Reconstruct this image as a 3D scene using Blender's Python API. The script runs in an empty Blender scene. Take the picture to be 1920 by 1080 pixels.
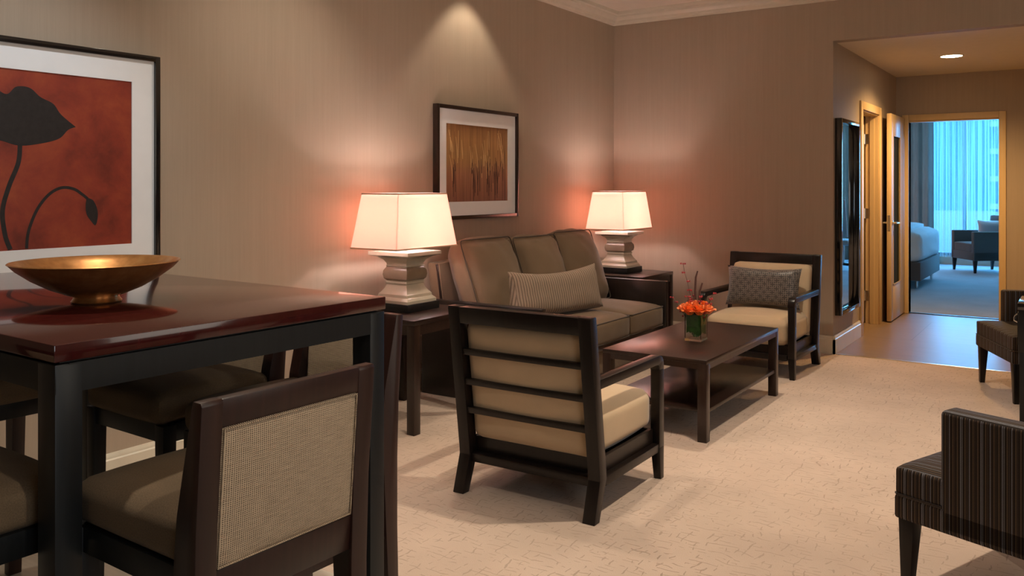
import bpy, bmesh, math, random
from mathutils import Vector, Matrix, noise
random.seed(7)
S = bpy.context.scene
COL = S.collection
R = math.radians

# ------------------------------------------------------------------ materials
class NT:
    def __init__(self, name):
        self.m = bpy.data.materials.new(name); self.m.use_nodes = True
        self.t = self.m.node_tree; self.b = self.t.nodes['Principled BSDF']
        self.out = self.t.nodes['Material Output']
    def n(self, kind, **kw):
        nd = self.t.nodes.new(kind)
        for k, v in kw.items():
            if k.startswith('i_'):
                nd.inputs[k[2:].replace('_', ' ')].default_value = v
            else:
                setattr(nd, k, v)
        return nd
    def l(self, a, b): self.t.links.new(a, b)
    def coord(self, which='UV', scale=(1, 1, 1), rot=(0, 0, 0)):
        tc = self.n('ShaderNodeTexCoord'); mp = self.n('ShaderNodeMapping')
        mp.inputs['Scale'].default_value = scale; mp.inputs['Rotation'].default_value = rot
        self.l(tc.outputs[which], mp.inputs['Vector']); return mp.outputs['Vector']
    def noise(self, vec, scale=5, detail=3, rough=.5, dist=0):
        nd = self.n('ShaderNodeTexNoise'); nd.inputs['Scale'].default_value = scale
        nd.inputs['Detail'].default_value = detail; nd.inputs['Roughness'].default_value = rough
        nd.inputs['Distortion'].default_value = dist
        self.l(vec, nd.inputs['Vector']); return nd.outputs['Fac']
    def ramp(self, fac, stops, interp='LINEAR'):
        nd = self.n('ShaderNodeValToRGB'); cr = nd.color_ramp; cr.interpolation = interp
        while len(cr.elements) < len(stops): cr.elements.new(.5)
        for e, (p, c) in zip(cr.elements, stops):
            e.position = p; e.color = (*c, 1) if len(c) == 3 else c
        self.l(fac, nd.inputs['Fac']); return nd.outputs['Color']
    def math(self, op, a, b=None, c=None):
        nd = self.n('ShaderNodeMath', operation=op)
        for i, v in enumerate((a, b, c)):
            if v is None: continue
            if isinstance(v, (int, float)): nd.inputs[i].default_value = v
            else: self.l(v, nd.inputs[i])
        return nd.outputs[0]
    def mix(self, fac, a, b, mode='MIX'):
        nd = self.n('ShaderNodeMix', data_type='RGBA', blend_type=mode)
        for key, v in ((0, fac), (6, a), (7, b)):
            if isinstance(v, (int, float)): nd.inputs[key].default_value = v
            elif isinstance(v, (tuple, list)): nd.inputs[key].default_value = (*v, 1) if len(v) == 3 else v
            else: self.l(v, nd.inputs[key])
        return nd.outputs[2]
    def bump(self, h, strength=.3, dist=.002):
        nd = self.n('ShaderNodeBump'); nd.inputs['Strength'].default_value = strength
        nd.inputs['Distance'].default_value = dist
        self.l(h, nd.inputs['Height']); self.l(nd.outputs['Normal'], self.b.inputs['Normal'])
    def base(self, c):
        if isinstance(c, (tuple, list)): self.b.inputs['Base Color'].default_value = (*c, 1)
        else: self.l(c, self.b.inputs['Base Color'])
    def set(self, **kw):
        for k, v in kw.items(): self.b.inputs[k.replace('_', ' ')].default_value = v
        return self

def sc(c, k): return tuple(x * k for x in c)

def m_plain(name, c, rough=.5, metal=0, spec=.5, coat=0, var=.06, scale=12, bump=0):
    t = NT(name); v = t.coord('Object')
    f = t.noise(v, scale, 3)
    t.base(t.ramp(f, [(.3, sc(c, 1 - var)), (.7, sc(c, 1 + var))]))
    t.set(Roughness=rough, Metallic=metal); t.b.inputs['Specular IOR Level'].default_value = spec
    if coat: t.b.inputs['Coat Weight'].default_value = coat; t.b.inputs['Coat Roughness'].default_value = .08
    if bump: t.bump(t.noise(v, 300, 2), bump, .001)
    return t.m

def m_wood(name, c, rough=.3, coat=.2, coat_r=.12, scale=1., var=.35, spec=.5):
    t = NT(name); v = t.coord('UV', (60 * scale, 3 * scale, 1))
    f = t.noise(v, 1, 4, .6, .4)
    t.base(t.ramp(f, [(.25, sc(c, 1 - var)), (.75, sc(c, 1 + var))]))
    t.set(Roughness=rough); t.b.inputs['Specular IOR Level'].default_value = spec
    t.b.inputs['Coat Weight'].default_value = coat; t.b.inputs['Coat Roughness'].default_value = coat_r
    return t.m

def m_wall(name, c, rough=.62):
    t = NT(name)
    v = t.coord('UV', (260, 3.5, 1)); f = t.noise(v, 1, 4, .65)
    v2 = t.coord('UV', (40, .6, 1)); f2 = t.noise(v2, 1, 2)
    g = t.mix(.4, f, f2)
    t.base(t.ramp(g, [(.3, sc(c, .93)), (.7, sc(c, 1.06))]))
    t.set(Roughness=rough); t.b.inputs['Specular IOR Level'].default_value = .25
    t.bump(f, .12, .001)
    return t.m

def m_fabric(name, c, rough=.9, sheen=.3, period=.0016, var=.12, bump=.25):
    t = NT(name); v = t.coord('UV', (1 / period, 1 / period, 1))
    f = t.noise(v, 1, 2); v2 = t.coord('UV', (5, 5, 5)); f2 = t.noise(v2, 1, 3)
    g = t.mix(.5, f, f2)
    t.base(t.ramp(g, [(.3, sc(c, 1 - var)), (.7, sc(c, 1 + var))]))
    t.set(Roughness=rough); t.b.inputs['Sheen Weight'].default_value = sheen
    t.b.inputs['Specular IOR Level'].default_value = .2
    t.bump(f, bump, .0008)
    return t.m

def m_weave(name, ca, cb, pu=.0044, pv=.0036):
    t = NT(name); v = t.coord('UV'); sx = t.n('ShaderNodeSeparateXYZ'); t.l(v, sx.inputs[0])
    wob = t.noise(t.coord('UV', (60, 60, 1)), 1, 2)
    fu = t.math('MULTIPLY', sx.outputs[0], 2 * math.pi / pu)
    fv = t.math('MULTIPLY', sx.outputs[1], 2 * math.pi / pv)
    su = t.math('SINE', t.math('ADD', fu, t.math('MULTIPLY', wob, 3)))
    sv = t.math('SINE', t.math('ADD', fv, t.math('MULTIPLY', wob, 3)))
    mx = t.math('MAXIMUM', su, sv)
    f = t.math('MULTIPLY_ADD', mx, .5, .5)
    slub = t.noise(t.coord('UV', (30, 420, 1)), 1, 3)
    f2 = t.math('MULTIPLY_ADD', t.math('SUBTRACT', slub, .5), .7, f)
    t.base(t.ramp(f2, [(.25, ca), (1., cb)]))
    t.set(Roughness=.75); t.b.inputs['Specular IOR Level'].default_value = .35
    t.bump(f, .6, .0012)
    return t.m

def m_stripe(name):
    t = NT(name); v = t.coord('UV'); sx = t.n('ShaderNodeSeparateXYZ'); t.l(v, sx.inputs[0])
    u = t.math('FRACT', t.math('DIVIDE', sx.outputs[0], .064))
    dk = (.022, .014, .010); bl = (.21, .215, .24); tn = (.16, .10, .055); md = (.06, .04, .03)
    stops = [(0, dk), (.08, bl), (.13, dk), (.17, bl), (.20, dk), (.31, tn), (.35, dk), (.40, md), (.45, dk),
             (.52, bl), (.56, md), (.60, dk), (.70, tn), (.74, dk), (.78, md), (.82, dk), (.90, md), (.94, tn), (.97, dk)]
    c = t.ramp(u, stops, 'CONSTANT')
    th = t.math('MULTIPLY_ADD', t.math('SINE', t.math('MULTIPLY', sx.outputs[1], 2 * math.pi / .003)), .18, .82)
    nz = t.noise(t.coord('UV', (300, 300, 1)), 1, 2)
    k = t.math('MULTIPLY', th, t.math('MULTIPLY_ADD', nz, .6, .7))
    cc = t.n('ShaderNodeCombineColor')
    for i in range(3): t.l(k, cc.inputs[i])
    t.base(t.mix(1, c, cc.outputs[0], 'MULTIPLY'))
    t.set(Roughness=.8); t.b.inputs['Specular IOR Level'].default_value = .3
    t.bump(th, .3, .001)
    return t.m

def m_carpet(name, c, dark):
    t = NT(name)
    v = t.coord('UV'); wob = t.n('ShaderNodeTexNoise'); wob.inputs['Scale'].default_value = 9
    wob.inputs['Detail'].default_value = 2; t.l(v, wob.inputs['Vector'])
    vv = t.n('ShaderNodeVectorMath', operation='MULTIPLY_ADD'); t.l(wob.outputs['Color'], vv.inputs[0])
    vv.inputs[1].default_value = (.05, .05, 0); t.l(v, vv.inputs[2])
    sx = t.n('ShaderNodeSeparateXYZ'); t.l(v, sx.inputs[0])
    warp = t.noise(t.coord('UV', (5, 5, 1)), 1, 3); lines = None
    for ax, per, k, (mx_, my_), th in ((1, .027, 26, (14, 38), .535), (0, .034, 22, (38, 14), .565)):
        s = t.math('SINE', t.math('MULTIPLY_ADD', warp, k, t.math('MULTIPLY', sx.outputs[ax], 2 * math.pi / per)))
        ln = t.math('MULTIPLY', t.math('GREATER_THAN', s, .86), t.math('GREATER_THAN', t.noise(t.coord('UV', (mx_, my_, 1), (0, 0, ax)), 1, 1), th))
        lines = ln if lines is None else t.math('MAXIMUM', lines, ln)
    for (sx_, sy_, sd) in ():
        mp = t.n('ShaderNodeMapping'); mp.inputs['Scale'].default_value = (sx_, sy_, 1); mp.inputs['Location'].default_value = (sd, sd, 0)
        t.l(vv.outputs[0], mp.inputs['Vector'])
        vo = t.n('ShaderNodeTexVoronoi', feature='DISTANCE_TO_EDGE', voronoi_dimensions='2D'); vo.inputs['Scale'].default_value = 1
        t.l(mp.outputs[0], vo.inputs['Vector'])
        ln = t.math('LESS_THAN', vo.outputs['Distance'], .045)
        ms = t.noise(t.coord('UV', (22 + sd, 30 + sd, 1), (0, 0, sd)), 1, 1)
        ln = t.math('MULTIPLY', ln, t.math('GREATER_THAN', ms, .55))
        lines = ln if lines is None else t.math('MAXIMUM', lines, ln)
    pile = t.noise(t.coord('UV', (420, 420, 1)), 1, 2)
    cloud = t.noise(t.coord('UV', (2.5, 2.5, 1)), 1, 3)
    g = t.mix(.45, pile, cloud)
    cb = t.ramp(g, [(.32, sc(c, .80)), (.68, sc(c, 1.12))])
    big = t.noise(t.coord('UV', (1.3, 1.3, 1)), 1, 1)
    t.base(t.mix(t.math('MULTIPLY', lines, t.math('MULTIPLY_ADD', big, .9, .1)), cb, dark))
    t.set(Roughness=.95); t.b.inputs['Specular IOR Level'].default_value = .1
    t.b.inputs['Sheen Weight'].default_value = .2
    h = t.math('SUBTRACT', pile, t.math('MULTIPLY', lines, 1.5))
    t.bump(h, .5, .003)
    return t.m

def m_tile(name, c, rough, size=(.9, .6), grout=(.12, .1, .08), var=.12):
    t = NT(name)
    br = t.n('ShaderNodeTexBrick'); br.offset = .5
    br.inputs['Scale'].default_value = 1; br.inputs['Mortar Size'].default_value = .002
    br.inputs['Brick Width'].default_value = size[0]; br.inputs['Row Height'].default_value = size[1]
    br.inputs['Color1'].default_value = (*c, 1); br.inputs['Color2'].default_value = (*sc(c, .9), 1)
    br.inputs['Mortar'].default_value = (*grout, 1)
    t.l(t.coord('UV'), br.inputs['Vector'])
    f = t.noise(t.coord('UV', (3, 40, 1)), 1, 4)
    t.base(t.mix(1, br.outputs['Color'], t.ramp(f, [(.3, (1 - var,) * 3), (.7, (1 + var,) * 3)]), 'MULTIPLY'))
    t.set(Roughness=rough); t.b.inputs['Specular IOR Level'].default_value = .2
    return t.m

def m_rib(name, ca, cb, p=.02):
    t = NT(name); sx = t.n('ShaderNodeSeparateXYZ'); t.l(t.coord('UV'), sx.inputs[0])
    wob = t.noise(t.coord('UV', (20, 20, 1)), 1, 2)
    s = t.math('SINE', t.math('ADD', t.math('MULTIPLY', sx.outputs[0], 2 * math.pi / p), t.math('MULTIPLY', wob, 2.2)))
    f = t.math('MULTIPLY_ADD', s, .5, .5)
    nz = t.noise(t.coord('UV', (260, 260, 1)), 1, 2)
    t.base(t.ramp(t.mix(.3, f, nz), [(.1, ca), (.7, cb)]))
    t.set(Roughness=.8); t.b.inputs['Sheen Weight'].default_value = .1
    t.bump(f, .8, .003)
    return t.m

def m_pattern(name, ca, cb):
    t = NT(name); v = t.coord('UV'); sx = t.n('ShaderNodeSeparateXYZ'); t.l(v, sx.inputs[0])
    def grid(off, p, w):
        a = t.math('ABSOLUTE', t.math('SUBTRACT', t.math('FRACT', t.math('ADD', t.math('DIVIDE', sx.outputs[0], p), off)), .5))
        b = t.math('ABSOLUTE', t.math('SUBTRACT', t.math('FRACT', t.math('ADD', t.math('DIVIDE', sx.outputs[1], p), off)), .5))
        mx = t.math('MAXIMUM', a, b)
        return t.math('LESS_THAN', t.math('ABSOLUTE', t.math('SUBTRACT', mx, .38)), w)
    g = t.math('MAXIMUM', grid(0, .062, .035), grid(.5, .062, .035))
    nz = t.noise(t.coord('UV', (90, 90, 1)), 1, 3)
    t.base(t.mix(t.math('MULTIPLY', g, t.math('MULTIPLY_ADD', nz, 1.2, -.05)), ca, cb))
    t.set(Roughness=.45); t.b.inputs['Sheen Weight'].default_value = .3
    return t.m

def m_glass(name, tint=(1, 1, 1), rough=0., ior=1.45, alpha=None):
    t = NT(name)
    if alpha is None:
        t.set(Roughness=rough, IOR=ior); t.base(tint); t.b.inputs['Transmission Weight'].default_value = 1
    else:   # thin pane: clear with a faint reflection
        tr = t.n('ShaderNodeBsdfTransparent'); gl = t.n('ShaderNodeBsdfGlossy'); mx = t.n('ShaderNodeMixShader')
        tr.inputs[0].default_value = (*tint, 1); gl.inputs['Roughness'].default_value = rough
        mx.inputs[0].default_value = alpha
        t.l(tr.outputs[0], mx.inputs[1]); t.l(gl.outputs[0], mx.inputs[2]); t.l(mx.outputs[0], t.out.inputs[0])
    return t.m

def m_emit(name, c, s):
    t = NT(name); t.base(c); t.b.inputs['Emission Color'].default_value = (*c, 1)
    t.b.inputs['Emission Strength'].default_value = s; return t.m

def m_shade(name, c, ct):
    t = NT(name); d = t.n('ShaderNodeBsdfDiffuse'); tr = t.n('ShaderNodeBsdfTranslucent'); mx = t.n('ShaderNodeMixShader')
    f = t.noise(t.coord('UV', (400, 400, 1)), 1, 2)
    t.l(t.ramp(f, [(.3, sc(c, .95)), (.7, c)]), d.inputs[0]); tr.inputs[0].default_value = (*ct, 1)
    mx.inputs[0].default_value = .68
    t.l(d.outputs[0], mx.inputs[1]); t.l(tr.outputs[0], mx.inputs[2]); t.l(mx.outputs[0], t.out.inputs[0])
    return t.m

def m_diff(name, c, clear):
    t = NT(name); tr = t.n('ShaderNodeBsdfTranslucent'); tp = t.n('ShaderNodeBsdfTransparent'); mx = t.n('ShaderNodeMixShader')
    tr.inputs[0].default_value = (*c, 1); mx.inputs[0].default_value = clear
    t.l(tr.outputs[0], mx.inputs[1]); t.l(tp.outputs[0], mx.inputs[2]); t.l(mx.outputs[0], t.out.inputs[0]); return t.m

def m_sheer(name, c, clear):
    t = NT(name); d = t.n('ShaderNodeBsdfDiffuse'); tr = t.n('ShaderNodeBsdfTranslucent'); a = t.n('ShaderNodeMixShader')
    tp = t.n('ShaderNodeBsdfTransparent'); mx = t.n('ShaderNodeMixShader')
    f = t.noise(t.coord('UV', (500, 20, 1)), 1, 2)
    t.l(t.ramp(f, [(.3, sc(c, .9)), (.7, c)]), d.inputs[0]); tr.inputs[0].default_value = (*c, 1)
    a.inputs[0].default_value = .16; t.l(d.outputs[0], a.inputs[1]); t.l(tr.outputs[0], a.inputs[2])
    st_ = t.noise(t.coord('UV', (26, .25, 1)), 1, 3, .6)
    t.l(t.math('MULTIPLY_ADD', t.math('SUBTRACT', st_, .5), 1.8, clear), mx.inputs[0]); t.l(a.outputs[0], mx.inputs[1]); t.l(tp.outputs[0], mx.inputs[2])
    t.l(mx.outputs[0], t.out.inputs[0]); return t.m

M = {}
M['wall'] = m_wall('beige_grasscloth_wallpaper', (.41, .325, .24))
M['wall_plain'] = m_plain('painted_wall', (.45, .36, .27), .7, var=.03)
M['paint'] = m_plain('cream_ceiling_paint', (.78, .69, .55), .7, var=.02)
M['trim'] = m_plain('cream_trim_paint', (.66, .60, .47), .35, var=.03)
M['carpet'] = m_carpet('beige_cut_pile_carpet', (.56, .43, .34), (.29, .21, .15))
M['carpet_blue'] = m_carpet('grey_bedroom_carpet', (.36, .38, .41), (.28, .29, .31))
M['tile'] = m_tile('light_grey_tile', (.50, .45, .38), .3, (.6, .6))
M['hall_tile'] = m_tile('brown_stone_tile', (.25, .165, .10), .38, (1.3, 1.2), (.08, .06, .045), .10)
M['espresso'] = m_wood('espresso_wood', (.0085, .0052, .0042), .36, .08, .2, spec=.3)
M['espresso2'] = m_wood('espresso_walnut', (.019, .0088, .0062), .32, .2, .16, spec=.4)
M['black'] = m_wood('black_stained_wood', (.0055, .0064, .0074), .42, .0, .2, spec=.4)
M['mahog'] = m_wood('mahogany_top', (.042, .0055, .0052), .14, .5, .05)
M['stoolback'] = m_wood('reddish_stool_wood', (.024, .0078, .0052), .40, .15, .25, spec=.4)
M['weave'] = m_weave('taupe_basket_weave', (.10, .066, .041), (.52, .385, .26))
M['weave_d'] = m_fabric('taupe_seat_weave', (.125, .085, .05), .85, .05, .003, .35, .6)
M['sofa'] = m_fabric('olive_brown_velvet', (.132, .085, .048), .8, .12)
M['piping'] = m_fabric('dark_brown_piping', (.045, .029, .018), .8, .2)
M['beige'] = m_fabric('beige_linen', (.50, .37, .235), .85, .2, .0025, .1, .35)
M['rib'] = m_rib('ribbed_taupe_chenille', (.11, .072, .045), (.27, .19, .13))
M['pattern'] = m_pattern('charcoal_square_jacquard', (.042, .033, .029), (.27, .225, .19))
M['stripe'] = m_stripe('brown_blue_striped_upholstery')
M['ceramic'] = m_plain('cream_glazed_ceramic', (.52, .45, .34), .18, coat=.6, var=.05)
M['ceramic_d'] = m_plain('taupe_glazed_ceramic', (.24, .17, .115), .2, coat=.6, var=.08)
M['sofawood'] = m_wood('dark_sofa_wood', (.0085, .005, .004), .4, .45, .25, spec=.4)
M['shade'] = m_shade('ivory_linen_shade', (.90, .84, .79), (.97, .645, .555))
M['diffuser'] = m_diff('lamp_light_softener', (.8, .8, .8), .28)  # for sheets added inside the lamp shades to dim and soften the wall glow
M['shade_trim'] = m_plain('shade_trim', (.55, .38, .25), .8)
M['chrome'] = m_plain('brushed_steel', (.75, .74, .72), .22, 1, var=.03)
M['brass'] = m_plain('satin_nickel', (.55, .45, .32), .3, 1, var=.03)
M['mirror'] = m_plain('mirror_silver', (.9, .9, .9), .01, 1, var=0.)
M['glossblack'] = m_plain('black_lacquer', (.006, .006, .007), .12, coat=.8)
M['mat'] = m_plain('white_mat_board', (.88, .88, .87), .6, var=.015)
M['maple'] = m_wood('honey_maple', (.66, .47, .24), .45, .05, .2, .35, .03, .3)
M['darkglass'] = m_plain('dark_reeded_glass', (.045, .045, .025), .9, spec=.02)
M['white_linen'] = m_fabric('white_bed_linen', (.72, .74, .78), .85, .2, .002, .04)
M['bedbase'] = m_fabric('slate_bed_base', (.09, .085, .09), .9, .2)
M['bchair'] = m_fabric('grey_brown_armchair_fabric', (.12, .105, .095), .9, .2)
M['drape'] = m_fabric('brown_drape', (.27, .20, .165), .7, .3)
M['sheer'] = m_sheer('white_sheer', (.72, .84, .92), .68)
M['green'] = m_plain('green_leaf', (.035, .17, .018), .4, var=.4, scale=30)
M['rose'] = m_plain('orange_rose_petal', (.95, .30, .07), .5, var=.3, scale=60)
M['rose2'] = m_plain('coral_rose_petal', (.97, .42, .18), .5, var=.25, scale=60)
M['berry'] = m_plain('red_berry', (.34, .03, .035), .3)
M['twig'] = m_plain('brown_twig', (.075, .028, .02), .6)
M['glass'] = m_glass('clear_glass', (.97, 1, .98))
M['pane'] = m_glass('window_pane', (.42, .68, .90), 0, alpha=.05)
M['water'] = m_glass('vase_water', (.93, 1, .95), 0, 1.33)
M['officegrey'] = m_fabric('light_grey_mesh', (.5, .49, .5), .8, .1)
M['officeblack'] = m_plain('black_plastic', (.012, .012, .013), .4)
M['bulb'] = m_emit('downlight_diffuser', (1., .86, .62), 22.)
M['facade'] = m_tile('blue_glass_facade', (.05, .27, .46), .35, (3, 3.2), (.25, .5, .6))
M['facade2'] = m_tile('pale_blue_facade', (.20, .50, .68), .5, (2.2, 3.2), (.35, .62, .72))
M['concrete'] = m_plain('white_concrete', (.82, .84, .84), .7)

# bronze bowl
def _bronze():
    t = NT('bronze_glaze'); v = t.coord('Object')
    f = t.noise(v, 6, 4, .6, .6); f2 = t.noise(v, 40, 2)
    t.base(t.ramp(t.mix(.3, f, f2), [(.3, (.28, .12, .04)), (.55, (.54, .26, .09)), (.75, (.70, .42, .18))]))
    t.set(Roughness=.3, Metallic=.8); return t.m
M['bronze'] = _bronze()
def _redart():
    t = NT('red_painted_ground'); v = t.coord('UV')
    f = t.noise(v, 5, 5, .65, .3); f2 = t.noise(t.coord('UV', (60, 14, 1)), 1, 3, .6, 1.5)
    c = t.ramp(f, [(.25, (.125, .018, .010)), (.5, (.27, .037, .018)), (.75, (.38, .074, .025))])
    t.base(t.mix(t.math('MULTIPLY', t.math('GREATER_THAN', f2, .73), .35), c, (.42, .14, .05)))
    t.set(Roughness=.4); return t.m
M['redart'] = _redart()
M['artblack'] = m_plain('black_paint', (.012, .009, .009), .5, var=.4, scale=40)
def _grassart():
    t = NT('golden_reed_painting'); sx = t.n('ShaderNodeSeparateXYZ'); t.l(t.coord('Object'), sx.inputs[0])
    z = t.math('MULTIPLY_ADD', sx.outputs[2], 1.79, 0.)
    c = t.ramp(z, [(0., (.24, .105, .065)), (.35, (.37, .18, .10)), (.55, (.42, .235, .09)), (.8, (.43, .23, .09)), (1., (.28, .13, .05))])
    f = t.noise(t.coord('UV', (30, 1.6, 1)), 1, 4, .6)
    t.base(t.mix(1, c, t.ramp(f, [(.3, (.62, .58, .55)), (.7, (1.25, 1.25, 1.2))]), 'MULTIPLY'))
    t.set(Roughness=.45); return t.m
M['grassart'] = _grassart()
M['reed_light'] = m_plain('pale_gold_paint', (.80, .55, .26), .5)
M['reed_dark'] = m_plain('umber_paint', (.085, .035, .022), .5)

# ------------------------------------------------------------------ mesh builder
class G:
    def __init__(self): self.bm = bmesh.new()
    def _add(self, b, mi=0, tf=None):
        if tf is not None:
            for v in b.verts: v.co = Vector(tf(v.co))
        for f in b.faces: f.material_index = mi
        me = bpy.data.meshes.new('tmp'); b.to_mesh(me); b.free()
        self.bm.from_mesh(me); bpy.data.meshes.remove(me); return self
    def hexa(self, lo, hi, z0, z1, bev=0, mi=0, tf=None, seg=2):
        b = bmesh.new()
        vs = [b.verts.new((x, y, z0)) for x, y in ((lo[0], lo[2]), (lo[1], lo[2]), (lo[1], lo[3]), (lo[0], lo[3]))]
        vt = [b.verts.new((x, y, z1)) for x, y in ((hi[0], hi[2]), (hi[1], hi[2]), (hi[1], hi[3]), (hi[0], hi[3]))]
        b.faces.new(vs[::-1]); b.faces.new(vt)
        for i in range(4):
            j = (i + 1) % 4; b.faces.new((vs[i], vs[j], vt[j], vt[i]))
        if bev: bmesh.ops.bevel(b, geom=b.edges[:], offset=bev, segments=seg, profile=.5, affect='EDGES')
        return self._add(b, mi, tf)
    def box(self, x0, x1, y0, y1, z0, z1, bev=0, mi=0, tf=None, seg=2):
        r = (min(x0, x1), max(x0, x1), min(y0, y1), max(y0, y1))
        return self.hexa(r, r, min(z0, z1), max(z0, z1), bev, mi, tf, seg)
    def prism(self, pts, axis, a, b_, bev=0, mi=0, tf=None):
        """2D polygon extruded along an axis: axis 'x' pts=(y,z); 'y' pts=(x,z); 'z' pts=(x,y)"""
        b = bmesh.new()
        def P(p, t):
            return {'x': (t, p[0], p[1]), 'y': (p[0], t, p[1]), 'z': (p[0], p[1], t)}[axis]
        A = [b.verts.new(P(p, a)) for p in pts]; B = [b.verts.new(P(p, b_)) for p in pts]
        b.faces.new(A); b.faces.new(B[::-1]); n = len(pts)
        for i in range(n):
            j = (i + 1) % n; b.faces.new((A[j], A[i], B[i], B[j]))
        bmesh.ops.recalc_face_normals(b, faces=b.faces[:])
        if bev: bmesh.ops.bevel(b, geom=b.edges[:], offset=bev, segments=2, profile=.5, affect='EDGES')
        return self._add(b, mi, tf)
    def lathe(self, prof, n=32, mi=0, tf=None, sq=None):
        """profile [(r,z)] spun round z; closed at ends when r==0. sq=(kx,ky): square cross-section instead"""
        b = bmesh.new(); rings = []
        for r, z in prof:
            if sq:
                ring = [b.verts.new((sx * r * sq[0], sy * r * sq[1], z)) for sx, sy in ((-1, -1), (1, -1), (1, 1), (-1, 1))]
            else:
                ring = [b.verts.new((r * math.cos(2 * math.pi * i / n), r * math.sin(2 * math.pi * i / n), z)) for i in range(n)]
            rings.append(ring)
        for A, B in zip(rings, rings[1:]):
            k = len(A)
            for i in range(k):
                j = (i + 1) % k; b.faces.new((A[i], A[j], B[j], B[i]))
        for ring, flip in ((rings[0], True), (rings[-1], False)):
            b.faces.new(ring[::-1] if flip else ring)
        bmesh.ops.remove_doubles(b, verts=b.verts[:], dist=1e-6)
        bmesh.ops.recalc_face_normals(b, faces=b.faces[:])
        return self._add(b, mi, tf)
    def tube(self, path, r, n=8, closed=False, mi=0, tf=None, rr=None):
        b = bmesh.new(); P = [Vector(p) for p in path]; k = len(P); rings = []
        up = Vector((0, 0, 1)); prev = None
        for i in range(k):
            if closed: d = P[(i + 1) % k] - P[i - 1]
            else: d = P[min(i + 1, k - 1)] - P[max(i - 1, 0)]
            d.normalize()
            if prev is None:
                a = d.cross(up)
                if a.length < .01: a = d.cross(Vector((1, 0, 0)))
            else: a = prev - d * prev.dot(d)
            a.normalize(); prev = a; c = d.cross(a)
            rad = rr[i] if rr else r
            rings.append([b.verts.new(P[i] + (a * math.cos(2 * math.pi * j / n) + c * math.sin(2 * math.pi * j / n)) * rad) for j in range(n)])
        m = k if closed else k - 1
        for i in range(m):
            A = rings[i]; B = rings[(i + 1) % k]
            for j in range(n):
                j2 = (j + 1) % n; b.faces.new((A[j], A[j2], B[j2], B[j]))
        if not closed: b.faces.new(rings[0][::-1]); b.faces.new(rings[-1])
        bmesh.ops.recalc_face_normals(b, faces=b.faces[:])
        return self._add(b, mi, tf)
    def cushion(self, w, d, h, r=.03, crown=(0, 0, .02), n=10, wr=0, seed=0, mi=0, tf=None):
        b = bmesh.new(); bmesh.ops.create_cube(b, size=2.)
        bmesh.ops.subdivide_edges(b, edges=b.edges[:], cuts=n, use_grid_fill=True)
        H = Vector((w / 2, d / 2, h / 2))
        for v in b.verts:
            p = v.co.copy(); P = Vector((p.x * H.x, p.y * H.y, p.z * H.z))
            q = Vector([max(-(H[i] - r), min(H[i] - r, P[i])) for i in range(3)])
            o = P - q
            if o.length > 1e-9: P = q + o.normalized() * r
            cx = max(0, (1 - p.y ** 2)) * max(0, (1 - p.z ** 2)); cy = max(0, 1 - p.x ** 2) * max(0, 1 - p.z ** 2); cz = max(0, 1 - p.x ** 2) ** .7 * max(0, 1 - p.y ** 2) ** .7
            P += Vector((p.x * crown[0] * cx, p.y * crown[1] * cy, p.z * crown[2] * cz))
            if wr:
                nv = noise.noise_vector(Vector((P.x * 9 + seed, P.y * 9, P.z * 9)))
                P += nv * wr
            v.co = P
        return self._add(b, mi, tf)
    def pillow(self, w, h, t, n=18, wr=.004, seed=0, mi=0, tf=None, ear=.02):
        """soft pillow: width x, height z, thickness y"""
        b = bmesh.new(); front = {}; back = {}
        for i in range(n + 1):
            for j in range(n + 1):
                a = -1 + 2 * i / n; c = -1 + 2 * j / n
                pin = 1 - ear / (w / 2) * (1 - c * c) * abs(a) ** 3; pin2 = 1 - ear / (h / 2) * (1 - a * a) * abs(c) ** 3
                x = a * w / 2 * pin; z = c * h / 2 * pin2
                th = t / 2 * (max(0, (1 - a ** 4)) * max(0, (1 - c ** 4))) ** .55
                nv = noise.noise(Vector((x * 12 + seed, z * 12, 3))) * wr * (1 if th > .002 else 0)
                edge = i in (0, n) or j in (0, n)
                v = b.verts.new((x, -th + nv, z)); front[i, j] = v
                back[i, j] = v if edge else b.verts.new((x, th + nv, z))
        for i in range(n):
            for j in range(n):
                b.faces.new((front[i, j], front[i + 1, j], front[i + 1, j + 1], front[i, j + 1]))
                b.faces.new((back[i, j], back[i, j + 1], back[i + 1, j + 1], back[i + 1, j]))
        return self._add(b, mi, tf)
    def build(self, name, mats, parent=None, smooth=35, kind=None):
        b = self.bm; uvl = b.loops.layers.uv.new('UVMap')
        b.normal_update()
        for f in b.faces:
            nx, ny, nz = (abs(c) for c in f.normal)
            for lp in f.loops:
                x, y, z = lp.vert.co
                if nz >= nx and nz >= ny: uv = (x, y)
                elif nx >= ny: uv = (y, z)
                else: uv = (x, z)
                lp[uvl].uv = uv
            if smooth: f.smooth = True
        me = bpy.data.meshes.new(name); b.to_mesh(me); b.free()
        if smooth: me.set_sharp_from_angle(angle=R(smooth))
        if not isinstance(mats, (list, tuple)): mats = [mats]
        for m in mats: me.materials.append(M[m])
        o = bpy.data.objects.new(name, me); COL.objects.link(o)
        if parent: o.parent = parent
        if kind: o['kind'] = kind
        return o

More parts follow.
